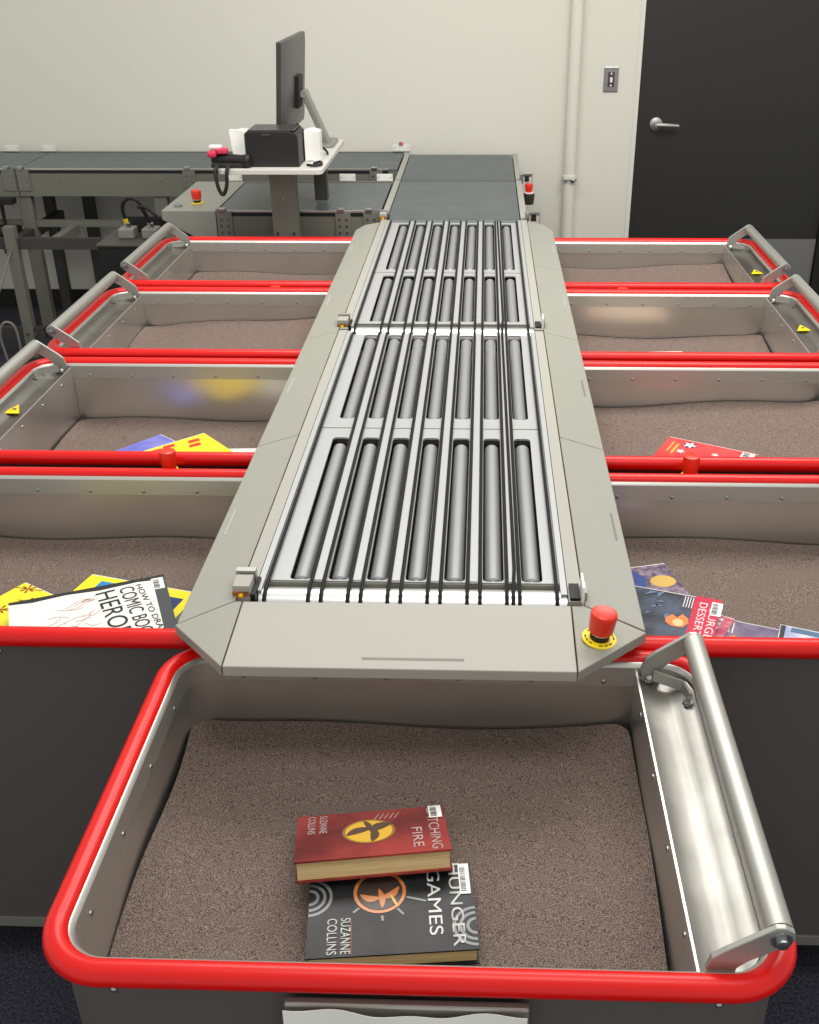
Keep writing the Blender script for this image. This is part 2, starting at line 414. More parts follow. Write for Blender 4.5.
# ------------------------------------------------------------------ roller conveyor
ZB = .83
XL, XR = -.3465, .1265
RXS = [-.297+.0642*i for i in range(7)]
GAPX = [(a+b)/2 for a, b in zip(RXS, RXS[1:])]
BELTS = [XL] + [v for g_ in GAPX for v in (g_-.0104, g_+.0104)] + [XR]
def deck_plate(y0, y1, slots):
    """plate with rounded slots"""
    bm = bmesh.new(); E = []
    def loop(pts):
        vs = [bm.verts.new((x, y, 0)) for x, y in pts]
        for i in range(len(vs)): E.append(bm.edges.new((vs[i], vs[(i+1) % len(vs)])))
    loop([(XL-.006, y0), (XR+.006, y0), (XR+.006, y1), (XL-.006, y1)])
    for cx_, a, b in slots:
        loop([(q[0], q[1]) for q in rrect(.0175, (b-a)/2, .009, 3, cx_, (a+b)/2)])
    bmesh.ops.triangle_fill(bm, use_beauty=True, use_dissolve=False, edges=E)
    # drop triangles that filled a slot
    kill = []
    for f in bm.faces:
        c = f.calc_center_median()
        for cx_, a, b in slots:
            if abs(c.x-cx_) < .0170 and a+.002 < c.y < b-.002:
                kill.append(f); break
    bmesh.ops.delete(bm, geom=kill, context='FACES_ONLY')
    r = bmesh.ops.extrude_face_region(bm, geom=bm.faces[:])
    for v in r['geom']:
        if isinstance(v, bmesh.types.BMVert): v.co.z -= .004
    for v in bm.verts: v.co.z += ZB-.006
    return bm
def stand(t, y0, y1, ys):
    obj('side_rail', bx(-.386, -.364, y0, y1-.002, .794, ZB+.0005), M['cover_lt'], t)
    obj('side_rail', bx(.144, .166, y0, y1-.002, .794, ZB+.0005), M['cover_lt'], t)
    for y in ys:
        for x in (-.315, .105):
            lg = obj('leg', bx(x-.025, x+.025, y-.025, y+.025, .01, .72), M['frame'], t)
            obj('foot', bx(x-.035, x+.035, y-.035, y+.035, 0, .01), M['frame_dk'], lg)
        obj('cross_beam', bx(-.34, .13, y-.02, y+.02, .65, .719), M['frame'], t)
roller_proto = None
def module(name, label, y0, y1, groups, front_y):
    global roller_proto
    t = thing(name, label, 'conveyor', (0, 0, 0), group='roller conveyor modules')
    slots = [(x, a-.012, b+.024 if k == 0 else b+.022) for k, (a, b) in enumerate(groups) for x in RXS]
    seam = (groups[0][1]+groups[1][0])/2+.004
    obj('deck_plate', deck_plate(y0+.0635, y1-.02, slots), M['plate'], t)
    bm = bx(XL-.006, XR+.006, seam-.001, seam+.001, ZB-.0062, ZB-.0054); obj('plate_seam', bm, M['frame_dk'], t)
    obj('under_tray', bx(-.348, XR+.01, y0+.03, y1-.01, .72, .775), M['black'], t)
    # raised strips under the belts
    for gx in GAPX:
        sl = obj('deck_strip', bx(gx-.0065, gx+.0065, y0+.06, y1-.022, ZB-.0062, ZB-.0015), M['strip'], t)
    for sgn, gx in ((0, XL), (1, XR)):
        obj('guide_rail', bx(gx-.016, gx-.006, y0+.02, y1-.01, .80, ZB+.001) if sgn == 0 else bx(gx+.006, gx+.016, y0+.02, y1-.01, .80, ZB+.001), M['strip'], t)
    for a, b in groups:
        for x in RXS:
            if roller_proto is None:
                r = obj('roller', lt([(0, -.5), (.0115, -.5), (.0150, -.494), (.0150, .494), (.0115, .5), (0, .5)], 24), M['roller'], t, smooth=30)
                e = obj('roller_end', lt([(.003, -.506), (.0105, -.506), (.011, -.498), (.011, .499), (.0118, .504), (.006, .504), (.003, .53), (0, .53)], 16), M['hub'], r, smooth=30)
                roller_proto = r
            else:
                r = copy_tree(roller_proto, t)
            r.location = (x, (a+b)/2, .807); r.rotation_euler = (-PI/2, 0, 0); r.scale = (1, 1, b-a)
    # bright end roller and the belts turning over it
    er = .029; zr = ZB-.003-er
    obj('end_roller', tb([(XL-.010, front_y, zr), (XR+.016, front_y, zr)], er, 28), M['chrome'], t, smooth=30)
    obj('roller_axle', tb([(XL-.03, front_y, zr), (XR+.034, front_y, zr)], .006, 10), M['steel'], t, smooth=30)
    obj('cross_bar', bx(XL-.008, XR+.008, front_y+er+.001, front_y+er+.004, .79, ZB-.008), M['frame'], t)
    rb = .0031
    for x in BELTS + [GAPX[-1]]:
        pts = []
        R = er+rb
        for k in range(9):
            a = PI*1.15-(PI*.65)*k/8
            pts.append((x, front_y+R*math.cos(a), zr+R*math.sin(a)))
        if x == GAPX[-1]: pts += [(x+.003, front_y+.07, ZB+.0), (x-.001, y1-.02, ZB+.0)]
        else: pts += [(x, y1-.02, ZB+.0), ]
        obj('drive_belt', tb(pts, rb, 8), M['belt'], t, smooth=True)
    stand(t, y0, y1, (y0+.15, y1-.15))
    return t
G1 = [(1.478, 2.012), (2.150, 2.680)]
G2 = [(2.83, 3.255), (3.36, 3.955)]
module('roller_conveyor', 'front module of the roller conveyor, grey rollers in slots above the chute end', 1.40, 2.725, G1, 1.430)
module('roller_conveyor', 'rear module of the roller conveyor, next to the two flat grey belts', 2.735, 4.02, G2, 2.757)
# cover panels; zo = drop towards the outer edge
def cover(name, pts, m, label, outer, slots=(), drop=.003, group='grey conveyor cover panels', lip=.018):
    # pts: plan polygon; outer: index set of points lying on the low outer edge
    t = thing(name, label, 'cover panel', (0, 0, 0), group=group)
    bm = bmesh.new(); n = len(pts)
    top = [bm.verts.new((x, y, ZB+.002-(drop if i in outer else 0))) for i, (x, y) in enumerate(pts)]
    bot = [bm.verts.new((x, y, ZB+.002-(drop+lip if i in outer else .004))) for i, (x, y) in enumerate(pts)]
    bm.faces.new(top); bm.faces.new(bot[::-1])
    for i in range(n): bm.faces.new((top[i], top[(i+1) % n], bot[(i+1) % n], bot[i]))
    obj('panel', bm, m, t, bevel=.0015)
    return t
XO_L, XO_R = -.466, .255
dz_ = .014
def slot(t, xa, ya, xb, yb, z, w=.004, m=None):
    dv = Vector((xb-xa, yb-ya, 0)).normalized(); nv = Vector((-dv.y, dv.x, 0))*w/2
    pts = [(xa+nv.x, ya+nv.y), (xb+nv.x, yb+nv.y), (xb-nv.x, yb-nv.y), (xa-nv.x, ya-nv.y)]
    obj('grip_slot', prism(pts, z-.001, z+.0006), m or M['slot'], t)
def zo(x, side):
    if side < 0: f = (x-(-.388))/(XO_L+.388)
    else: f = (x-.168)/(XO_R-.168)
    return ZB+.002-.003*f
g_ = .0012
seams = [(1.324, 1.387), (1.975, 2.03), (2.655, 2.71), (3.33, 3.38)]
Lp = ['left cover panel beside the front rollers, running to the chute corner', 'left cover panel, second from the viewer along the conveyor', 'left cover panel, third from the viewer along the conveyor', 'farthest left cover panel, tapering off beside the flat belt']
Rp = ['right cover panel beside the front rollers, behind the emergency stop corner', 'right cover panel, second from the viewer along the conveyor', 'right cover panel, third from the viewer along the conveyor', 'farthest right cover panel, tapering off beside the flat belt']
for i in range(4):
    o0, i0 = seams[i]
    if i < 3:
        o1, i1 = seams[i+1]
        L = [(XO_L, o0+g_), (-.388, i0+g_), (-.388, i1-g_), (XO_L, o1-g_)]; ol = {0, 3}
        Rr = [(XO_R, o0+g_), (.168, i0+g_), (.168, i1-g_), (XO_R, o1-g_)]
    else:
        L = [(XO_L, o0+g_), (-.388, i0+g_), (-.388, 3.97), (-.44, 3.925), (XO_L, 3.86)]; ol = {0, 4}
        Rr = [(XO_R, o0+g_), (.168, i0+g_), (.168, 4.00), (.225, 3.94), (XO_R, 3.86)]
    cl = cover('side_cover_panel', L, M['cover'], Lp[i], ol)
    cr = cover('side_cover_panel', Rr, M['cover'], Rp[i], ol)
    yc = (o0+(seams[i+1][0] if i < 3 else 3.86))/2
    slot(cl, XO_L+.014, yc-.05, XO_L+.014, yc+.05, zo(XO_L+.014, -1), m=M['cover_lt'])
    slot(cr, XO_R-.014, yc-.05, XO_R-.014, yc+.05, zo(XO_R-.014, 1), m=M['slot'] if i < 2 else M['cover_lt'])
c = cover('front_cover_panel', [(-.3715, 1.219), (.143, 1.219), (.1455, 1.386), (-.3745, 1.386)], M['cover_lt'], 'wide pale front cover panel at the chute end above the front bin', {0, 1})
slot(c, -.170, 1.243, -.020, 1.243, ZB+.002-.003*.86, .004)
slot(c, -.170, 1.2405, -.020, 1.2405, ZB+.002-.003*.87, .0012, M['cover'])
cover('corner_cover_panel', [(-.3735, 1.219), (-.3765, 1.386), (-.388, 1.386), (XO_L-.002, 1.322)], M['cover'], 'triangular grey corner cover at the left of the chute end', {0, 3}, group='grey corner covers at the chute end')
cover('corner_cover_panel', [(.145, 1.219), (XO_R+.001, 1.320), (.168, 1.386), (.1475, 1.386)], M['cover'], 'triangular grey corner cover carrying the large emergency stop', {0, 1}, group='grey corner covers at the chute end')

# emergency stops
def estop(loc, label, sc=1.0, disc=True, rot=(0, 0, 0), base=None):
    t = thing('emergency_stop', label, 'emergency stop button', loc)
    t.rotation_euler = rot; t.scale = (sc, sc, sc)
    if disc:
        obj('yellow_disc', lt([(0, 0), (.0265, 0), (.0265, .002), (.0255, .003), (0, .003)], 36), M['yellow'], t, smooth=30)
        for k in range(16):
            if k % 4 == 3: continue
            a = 2*PI*k/16
            obj('disc_mark', bx(-.0012, .0012, -.003, .003, .003, .0033, mtx=Matrix.Rotation(a, 4, 'Z') @ Matrix.Translation((.0215, 0, 0))), M['black'], t)
    obj('collar', lt([(0, .003), (.0150, .003), (.0150, .012), (.0135, .013), (0, .013)], 24), M['black'], t, smooth=30)
    obj('white_ring', lt([(0, .013), (.0158, .013), (.0160, .0155), (0, .0155)], 24), M['white'], t, smooth=30)
    obj('button', lt([(0, .0155), (.0180, .0155), (.0188, .018), (.0200, .038), (.0204, .045), (.0192, .049), (.0160, .051), (.011, .0500), (0, .0498)], 28), M['redbtn'], t, smooth=30)
    return t
estop((.182, 1.300, ZB+.0005), 'large red mushroom emergency stop on a yellow disc at the right chute corner', rot=(.04, .10, 0))
def post_stop(x, y, label, dz=0):
    t = thing('emergency_stop', label, 'emergency stop button', (x, y, 0), group='emergency stops between neighbouring bins')
    dz -= .010
    obj('post', bx(-.012, .012, -.010, .010, 0, .765+dz), M['frame'], t)
    obj('yellow_base', lt([(0, .765+dz), (.019, .765+dz), (.019, .778+dz), (.017, .781+dz), (0, .781+dz)], 20), M['yellow'], t, smooth=30)
    obj('button', lt([(0, .781+dz), (.0150, .781+dz), (.0165, .80+dz), (.0178, .816+dz), (.0165, .822+dz), (.012, .824+dz), (0, .823+dz)], 20), M['redbtn'], t, smooth=30)
post_stop(-.661, 1.984, 'red button in the gap between the first and second left bins')
post_stop(.440, 1.984, 'red button in the gap between the first and second right bins')
post_stop(-.667, 3.292, 'small red button between the third and farthest left bins', -.030)
post_stop(.449, 3.292, 'small red button between the third and farthest right bins', -.030)

# photo sensors at module ends
def sensor(x, y, label, left=True):
    t = thing('photo_sensor', label, 'sensor', (x, y, ZB-.006), group='photoelectric sensors at the module ends')
    if left:
        obj('housing', bx(-.016, .012, -.018, .018, 0, .026), M['cover_lt'], t, bevel=.001)
        obj('circuit_face', bx(-.0165, .010, -.0195, -.018, .002, .016), mat('sensor_circuit', (92, 40, 22), .5, var=(190, 120, 60), vscale=300), t)
        obj('lens', lt([(0, 0), (.004, 0), (.004, .002), (0, .003)], 12, Matrix.Translation((-.003, -.0195, .009)) @ Matrix.Rotation(PI/2, 4, 'X')), M['yellow'], t)
        obj('bracket', bx(-.018, .014, .022, .034, -.004, .030), M['alu_satin'], t)
        obj('black_gap', bx(.012, .020, -.02, .034, -.01, .012), M['black'], t)
    else:
        obj('socket', bx(-.012, .004, -.018, .026, -.004, .012), M['black'], t)
        obj('reflector', bx(.006, .010, -.022, .024, -.004, .034), M['white'], t, bevel=.0008)
        obj('bracket', bx(.010, .014, -.020, .014, -.006, .024), M['steel'], t)
    return t
sensor(-.378, 1.42, 'photo sensor at the left end of the front bright roller', True)
sensor(.158, 1.42, 'white reflector in a black socket right of the front bright roller', False)
sensor(-.378, 2.765, 'photo sensor at the left end of the middle bright roller', True)
sensor(.158, 2.765, 'white reflector right of the middle bright roller', False)
sensor(-.378, 4.045, 'photo sensor left of where the flat belt meets the rear rollers', True)

# flat belts at the far end of the line
def flat_belt(y0, y1, label, taper=False):
    t = thing('belt_conveyor', label, 'conveyor', (0, 0, 0), group='flat belts feeding the rollers')
    bm = bmesh.new(); x0, x1 = -.364, .140
    pr = []
    r = .022
    for k in range(9): a = -PI/2-PI*k/8; pr.append((y0+r+r*math.cos(a), ZB-.002-r+r*math.sin(a)))
    for k in range(9): a = PI/2-PI*k/8; pr.append((y1-r+r*math.cos(a), ZB-.002-r+r*math.sin(a)))
    A = [bm.verts.new((x0, y, z)) for y, z in pr]; B = [bm.verts.new((x1, y, z)) for y, z in pr]
    bm.faces.new(A); bm.faces.new(B[::-1])
    for i in range(len(pr)): bm.faces.new((A[i], A[(i+1) % len(pr)], B[(i+1) % len(pr)], B[i]))
    obj('belt', bm, M['flatbelt'], t, smooth=30)
    for xa, xb in ((-.392, -.368), (.144, .168)):
        obj('side_rail', bx(xa, xb, y0+.006, y1-.004, .70, ZB+.001), M['cover_lt'], t)
    obj('deck', bx(-.364, .140, y0+.03, y1-.03, .70, .775), M['frame_dk'], t)
    for x in (-.33, .11):
        lg = obj('leg', bx(x-.025, x+.025, (y0+y1)/2-.025, (y0+y1)/2+.025, .01, .70), M['frame'], t)
        obj('foot', bx(x-.04, x+.04, (y0+y1)/2-.04, (y0+y1)/2+.04, 0, .01), M['frame_dk'], lg)
    return t
flat_belt(4.035, 4.775, 'nearer flat dark grey belt behind the rear rollers', )
flat_belt(4.785, 5.455, 'farther flat dark grey belt ending at the wall')
# red stop button right of the belts
t = thing('emergency_stop', 'red stop button on a dark round base beside the flat belts, before the wall', 'emergency stop button', (.200, 4.72, .775))
obj('bracket', bx(-.033, 0, -.012, .012, -.02, -.008), M['cover_lt'], t)
obj('base', lt([(0, -.035), (.022, -.035), (.026, .0), (.024, .012), (0, .012)], 20), mat('olive_black', (44, 46, 34), .5), t, smooth=30)
obj('white_ring', lt([(0, .012), (.022, .012), (.022, .016), (0, .016)], 20), M['white'], t)
obj('button', lt([(0, .016), (.014, .016), (.018, .045), (.016, .052), (0, .052)], 20), M['redbtn'], t, smooth=30)
def small_bracket(x, y, z, label):
    t = thing('sensor_bracket', label, 'bracket', (x, y, z), group='small sensor brackets on the belt edges')
    obj('arm', bx(0, .045, -.003, .003, .008, .020), M['steel'], t)
    obj('housing', bx(.010, .030, -.012, -.003, -.012, .014), M['black'], t, bevel=.001)
    obj('tab', bx(.042, .047, -.006, .006, -.03, .020), M['cover_lt'], t)
    obj('clip', bx(-.012, .004, -.014, .014, -.020, .022), M['steel'], t, bevel=.002)
    return t
small_bracket(.172, 4.79, .835, 'sensor bracket behind the red stop button right of the far belt')
small_bracket(.172, 4.04, .835, 'sensor bracket right of where the flat belt meets the rollers')

# ------------------------------------------------------------------ far left lanes
def lane(label, x0, x1, y0, y1, face, t=None):
    t = t or thing('belt_conveyor', label, 'conveyor', (0, 0, 0), group='cross belts along the wall')
    obj('belt', bx(x0, x1, y0+.018, y1-.012, ZB-.03, ZB-.002), M['flatbelt'], t, bevel=.002)
    f = obj('side_rail', bx(x0, x1, y0, y0+.012, ZB-face, ZB-.012), M['frame'], t)
    obj('belt_edge_strip', bx(x0+.04, x1-.04, y0+.004, y0+.014, ZB-.006, ZB+.001), M['alu_lip'], t)
    obj('shadow_gap', bx(x0+.04, x1-.04, y0-.001, y0+.003, ZB-.020, ZB-.010), M['black'], t)
    obj('side_rail', bx(x0, x1, y1-.012, y1, ZB-face, ZB+.001), M['frame'], t)
    obj('deck', bx(x0+.01, x1-.01, y0+.012, y1-.012, ZB-.09, ZB-.032), M['frame_dk'], t)
    return t
t = lane('long cross belt along the wall left of the main line, behind the workstation', -2.20, -.402, 5.03, 5.50, .125)
long_lane = t
def hinge_block(par, x, y, z, n=2):
    b = obj('connector_plate', bx(x-.03, x+.03, y-.006, y, z-.10, z-.002), M['frame'], par, bevel=.001)
    obj('connector_hook', bx(x-.022, x+.004, y-.008, y+.02, z-.006, z+.010), M['steel'], par, bevel=.002)
    for i in (-1, 1):
        for k in range(3):
            obj('screw', lt([(0, 0), (.0045, 0), (.004, .003), (0, .003)], 8, Matrix.Translation((x+i*.014, y-.006, z-.03-.026*k)) @ Matrix.Rotation(PI/2, 4, 'X')), M['steel'], b)
hinge_block(t, -1.38, 5.03, ZB); hinge_block(t, -.50, 5.03, ZB); hinge_block(t, -2.17, 5.03, ZB)
for x in (-2.0, -1.52):
    obj('screw', lt([(0, 0), (.006, 0), (.005, .004), (0, .004)], 8, Matrix.Translation((x, 5.03, ZB-.05)) @ Matrix.Rotation(PI/2, 4, 'X')), M['steel'], t)
t3 = lane('', -3.0, -2.206, 5.03, 5.50, .125, t=t)
hinge_block(t3, -2.24, 5.03, ZB)
t2 = lane('shorter cross belt in front of the long one, under the workstation desk', -1.05, -.402, 4.16, 4.75, .105)
hinge_block(t2, -1.02, 4.16, ZB); hinge_block(t2, -.55, 4.16, ZB); hinge_block(t2, -.44, 4.16, ZB)
# end cover of the shorter lane with its slanted underside
bm = bmesh.new()
A = []; B = []
for (x, z) in ((-1.27, ZB), (-1.055, ZB), (-1.055, ZB-.13), (-1.10, ZB-.13), (-1.27, ZB-.035)):
    A.append(bm.verts.new((x, 4.16, z))); B.append(bm.verts.new((x, 4.74, z)))
bm.faces.new(A); bm.faces.new(B[::-1])
for i in range(5): bm.faces.new((A[i], A[(i+1) % 5], B[(i+1) % 5], B[i]))
tag(obj('lane_end_cover', bm, M['cover'], bevel=.002), 'grey slanted end cover left of the shorter cross belt, carrying a red button', 'cover panel')
e = estop((-1.16, 4.30, ZB+.001), 'red emergency stop on the end cover left of the workstation', 1.0)
kb = thing('key_switch', 'small round silver key switch left of the red button on the end cover', 'switch', (-1.222, 4.24, ZB+.001))
obj('ring', lt([(0, 0), (.017, 0), (.017, .006), (.013, .009), (.0, .007)], 20), M['steel'], kb, smooth=30)
obj('key_slot', bx(-.001, .001, -.005, .005, .0075, .0088), M['black'], kb)
def reflector(x, y, z, label, w=.07, red=False):
    t = thing('reflector_tag', label, 'reflector', (x, y, z), group='white reflector tags on the cross belts')
    obj('tag_plate', bx(-w/2, w/2, -.002, .002, 0, .030), M['white'], t, bevel=.001)
    obj('tag_foot', bx(-w/2, w/2, -.002, .016, -.012, .0), M['cover_lt'], t)
    for dx in (-.4, .4): obj('rivet', lt([(0, 0), (.003, 0), (.002, .002), (0, .002)], 8, Matrix.Translation((w*dx, -.002, .015)) @ Matrix.Rotation(PI/2, 4, 'X')), M['steel'], t)
    if red: obj('red_cap', lt([(0, .03), (.012, .03), (.010, .040), (0, .045)], 12), mat('faded_red', (190, 84, 76), .5), t)
reflector(-2.40, 5.49, ZB+.003, 'leftmost white reflector tag behind the long cross belt')
reflector(-2.21, 5.49, ZB+.003, 'white reflector tag behind the long cross belt, right of the leftmost one')
reflector(-.415, 5.49, ZB+.006, 'white reflector tag with a red cap at the wall end of the long cross belt', .085, True)
reflector(-1.105, 4.755, ZB+.001, 'white reflector tag under the desk by the scanner cable')
reflector(-.60, 4.755, ZB+.001, 'white reflector tag behind the short belt right of the desk post')
reflector(-.435, 4.755, ZB+.001, 'white reflector tag where the short cross belt meets the main line')

# stand of the cross belts
st = long_lane   # legs and beams belong to the long cross belt
def bar(a, b, w, d, m, name='leg'):
    a, b = Vector(a), Vector(b); t_ = (b-a).normalized(); L = (b-a).length
    R = t_.to_track_quat('Z', 'Y').to_matrix().to_4x4(); R.translation = a
    return obj(name, bx(-w/2, w/2, -d/2, d/2, 0, L, mtx=R), m, st)
for (x, y, z1, w, m) in ((-2.19, 5.06, .71, .062, 'frame'), (-2.155, 4.74, .63, .05, 'frame'), (-1.535, 5.06, .71, .062, 'frame'),
                      (-2.235, 5.44, .70, .05, 'frame_dk'), (-2.03, 5.44, .70, .055, 'frame_dk')):
    lg = obj('leg', bx(x-w/2, x+w/2, y-.02, y+.02, .012, z1), M[m], st)
    obj('foot', bx(x-.05, x+.05, y-.04, y+.04, 0, .012), M['frame_dk'], lg)
obj('cross_beam', bx(-2.205, -1.40, 5.05, 5.08, .555, .585), M['frame'], st)
obj('cross_beam', bx(-2.205, -1.30, 4.74, 4.77, .525, .575), M['frame_dk'], st)
obj('cross_beam', bx(-3.0, -2.207, 4.724, 4.76, .10, .155), M['frame_dk'], t3)
obj('cross_beam', bx(-3.0, -2.207, 5.05, 5.08, .555, .585), M['frame'], t3)
obj('cross_beam', bx(-3.0, -2.207, 4.74, 4.77, .525, .575), M['frame_dk'], t3)
for y in (4.76, 5.40): obj('leg', bx(-2.9, -2.85, y-.02, y+.02, 0, .705), M['frame'], t3)
obj('cross_beam', bx(-2.205, -2.08, 4.724, 4.76, .10, .155), M['frame_dk'], st)
obj('cross_beam', bx(-1.99, -1.95, 4.77, 5.05, .52, .57), M['frame'], st)
obj('side_beam', bx(-2.21, -2.17, 4.76, 5.44, .50, .55), M['frame_dk'], st)
for x in (-2.16, -2.12):
    obj('screw', lt([(0, 0), (.009, 0), (.007, .006), (0, .006)], 8, Matrix.Translation((x, 4.72, .127)) @ Matrix.Rotation(PI/2, 4, 'X')), M['steel'], st)
# conveyor drive hanging under the lane at the far left
dm = obj('drive_motor', tb([(-2.60, 4.98, .545), (-2.215, 4.98, .545)], .036, 16), M['black'], t3, smooth=30)
obj('mount', bx(-2.58, -2.215, 4.95, 5.01, .68, .705), M['black'], dm)
for x in (-2.32, -2.28): obj('strut', bx(x-.006, x+.006, 4.972, 4.988, .57, .69), M['black'], dm)
# control cabinet with plugs and cables
cb = thing('control_cabinet', 'black control cabinet with grey plugs under the cross belts at the left', 'cabinet', (-1.44, 4.40, 0))
obj('cabinet_shell', bx(-.155, .20, -.12, .14, .012, .655), M['black'], cb, bevel=.004)
obj('cabinet_top', bx(-.16, .205, -.125, .145, .655, .664), M['frame_dk'], cb, bevel=.002)
obj('back_panel', bx(-.09, .20, .10, .115, .664, .73), M['black'], cb)
for x in (-.06, .04, .12):
    q = obj('plug', bx(x-.033, x+.033, -.02, .05, .664, .705), M['armgrey'], cb, bevel=.005)
    obj('plug_nut', lt([(0, .705), (.014, .705), (.014, .722), (.008, .725), (0, .725)], 8, Matrix.Translation((x, .015, 0))), M['steel'], q)
for k in range(3): obj('vent_slot', bx(-.10+.08*k, -.05+.08*k, -.1215, -.1195, .50, .505), M['frame'], cb)
def cable(pts, r, label, m=None, n=8):
    # smooth through control points (Catmull-Rom)
    P = [Vector(p) for p in pts]; P = [P[0]*2-P[1]] + P + [P[-1]*2-P[-2]]; out = []
    for i in range(1, len(P)-2):
        for k in range(6):
            t_ = k/6; a, b, c_, d_ = P[i-1], P[i], P[i+1], P[i+2]
            out.append(.5*((2*b)+(c_-a)*t_+(2*a-5*b+4*c_-d_)*t_*t_+(3*b-a-3*c_+d_)*t_**3))
    out.append(P[-2])
    return tag(obj('cable', tb(out, r, n), m or M['black'], smooth=True), label, 'cable')
c1 = cable([(-1.50, 4.415, .72), (-1.505, 4.40, .79), (-1.475, 4.39, .828), (-1.435, 4.39, .82), (-1.415, 4.40, .77), (-1.40, 4.415, .72)], .008, 'black cable arching highest over the control cabinet')
c1b = obj('yellow_marker', tb([(-1.5005, 4.4145, .725), (-1.503, 4.408, .742)], .0092, 8), M['yellow'], c1)
cable([(-1.425, 4.36, .80), (-1.39, 4.35, .80), (-1.33, 4.36, .745), (-1.30, 4.40, .72), (-1.28, 4.43, .70)], .007, 'lower black cable bending right over the control cabinet')
cable([(-2.34, 4.62, .20), (-2.27, 4.64, .26), (-2.22, 4.66, .36), (-2.16, 4.715, .52)], .004, 'thin grey cable running up past the stand leg at the left', M['armgrey'])
cable([(-2.26, 4.67, .012), (-2.27, 4.67, .14), (-2.235, 4.67, .20), (-2.19, 4.67, .17), (-2.185, 4.67, .012)], .006, 'grey cable loop standing by the low beam at the left picture edge', M['armgrey'])

# ------------------------------------------------------------------ workstation
ws = thing('workstation_desk', 'pale desk top on a grey steel post above the short cross belt', 'desk', (-.78, 4.27, 0))
ZD = 1.03
pts = [(x, y) for x, y, _, _ in rrect(.193, .345, .025, 5)]
obj('desk_top', prism(pts, ZD-.018, ZD), M['desk'], ws, bevel=.002)
pl = obj('post', bx(-.028, .068, -.22, -.16, .012, ZD-.03), M['frame'], ws)
for x in (-.012, .052):
    obj('screw', lt([(0, 0), (.006, 0), (.005, .004), (0, .004)], 8, Matrix.Translation((x, -.22, .77)) @ Matrix.Rotation(PI/2, 4, 'X')), M['steel'], pl)
obj('screw', lt([(0, 0), (.006, 0), (.005, .004), (0, .004)], 8, Matrix.Translation((.02, -.22, .9)) @ Matrix.Rotation(PI/2, 4, 'X')), M['steel'], pl)
obj('bracket', bx(-.10, .14, -.25, .2, ZD-.032, ZD-.018), M['frame'], ws)
obj('post', bx(.10, .15, .04, .09, .84, ZD-.03), M['frame_dk'], ws)
obj('base_plate', bx(-.09, .13, -.28, -.10, 0, .012), M['frame_dk'], ws)
# monitor
mn = thing('computer_monitor', 'black monitor seen from its edge and back on the workstation desk', 'monitor', (-.76, 4.45, ZD))
bm = bmesh.new()
secs = [(-.014, 1.0), (-.002, 1.0), (.004, .995), (.012, .86), (.020, .60)]
rg = []
for x, k in secs: rg.append([bm.verts.new((x, yy*.288*k, .235+zz*.172*(k if k > .9 else k*.95))) for yy, zz in ((-1, -1), (1, -1), (1, 1), (-1, 1))])
bm.faces.new(rg[0][::-1]); bm.faces.new(rg[-1])
for a, b in zip(rg, rg[1:]):
    for i in range(4): bm.faces.new((a[i], a[(i+1) % 4], b[(i+1) % 4], b[i]))
mk = [obj('shell', bm, M['mon'], mn, smooth=25)]
mk += [obj('screen', bx(-.0155, -.0138, -.28, .28, .072, .400), M['black'], mn)]
mk += [obj('bezel', bx(-.0165, -.004, -.289, .289, .060, .066), M['black'], mn)]
mk += [obj('mount_plate', bx(.018, .034, -.05, .05, .15, .27), M['black'], mn, bevel=.003)]
for y in (-.15, .15): mk += [obj('vent', bx(.0115, .0145, y-.012, y+.012, .32, .326), M['black'], mn)]
mk += [obj('badge', bx(.012, .0165, -.012, .012, .335, .345), M['alu_lip'], mn)]
for o in mk: o.rotation_euler = (0, math.radians(4.5), 0); o.location = (-.022, 0, 0)
SX, SY = .11, .05
obj('stand_arm', bx(-.012, .012, -.032, .032, -.008, .208, mtx=Matrix.Translation((-.070+SX, -.03+SY, .198)) @ Matrix.Rotation(math.radians(157), 4, 'Y')), M['armgrey'], mn, bevel=.004)
obj('pivot', tb([(-.072+SX, -.065+SY, .198), (-.072+SX, .005+SY, .198)], .014, 14), M['alu_satin'], mn, smooth=30)
obj('foot_plate', prism([(x, y) for x, y, _, _ in rrect(.045, .10, .03, 4, SX, SY-.02)], 0, .012), M['armgrey'], mn, bevel=.003)
# printer
pr = thing('label_printer', 'black boxy printer at the front of the workstation desk', 'printer', (-.775, 4.055, ZD))
bm = bmesh.new(); A = []; B = []
for (x, z) in ((-.098, 0), (.098, 0), (.098, .105), (.090, .118), (.066, .125), (-.088, .125), (-.098, .115)):
    A.append(bm.verts.new((x, -.08, z))); B.append(bm.verts.new((x, .08, z)))
bm.faces.new(A); bm.faces.new(B[::-1])
for i in range(7): bm.faces.new((A[i], A[(i+1) % 7], B[(i+1) % 7], B[i]))
obj('housing', bm, M['prn'], pr, bevel=.003)
obj('lid', bx(-.085, .085, -.074, .07, .125, .129), M['mon'], pr, bevel=.002)
obj('latch', bx(-.035, .0, -.083, -.079, .108, .117), M['mon'], pr, bevel=.002)
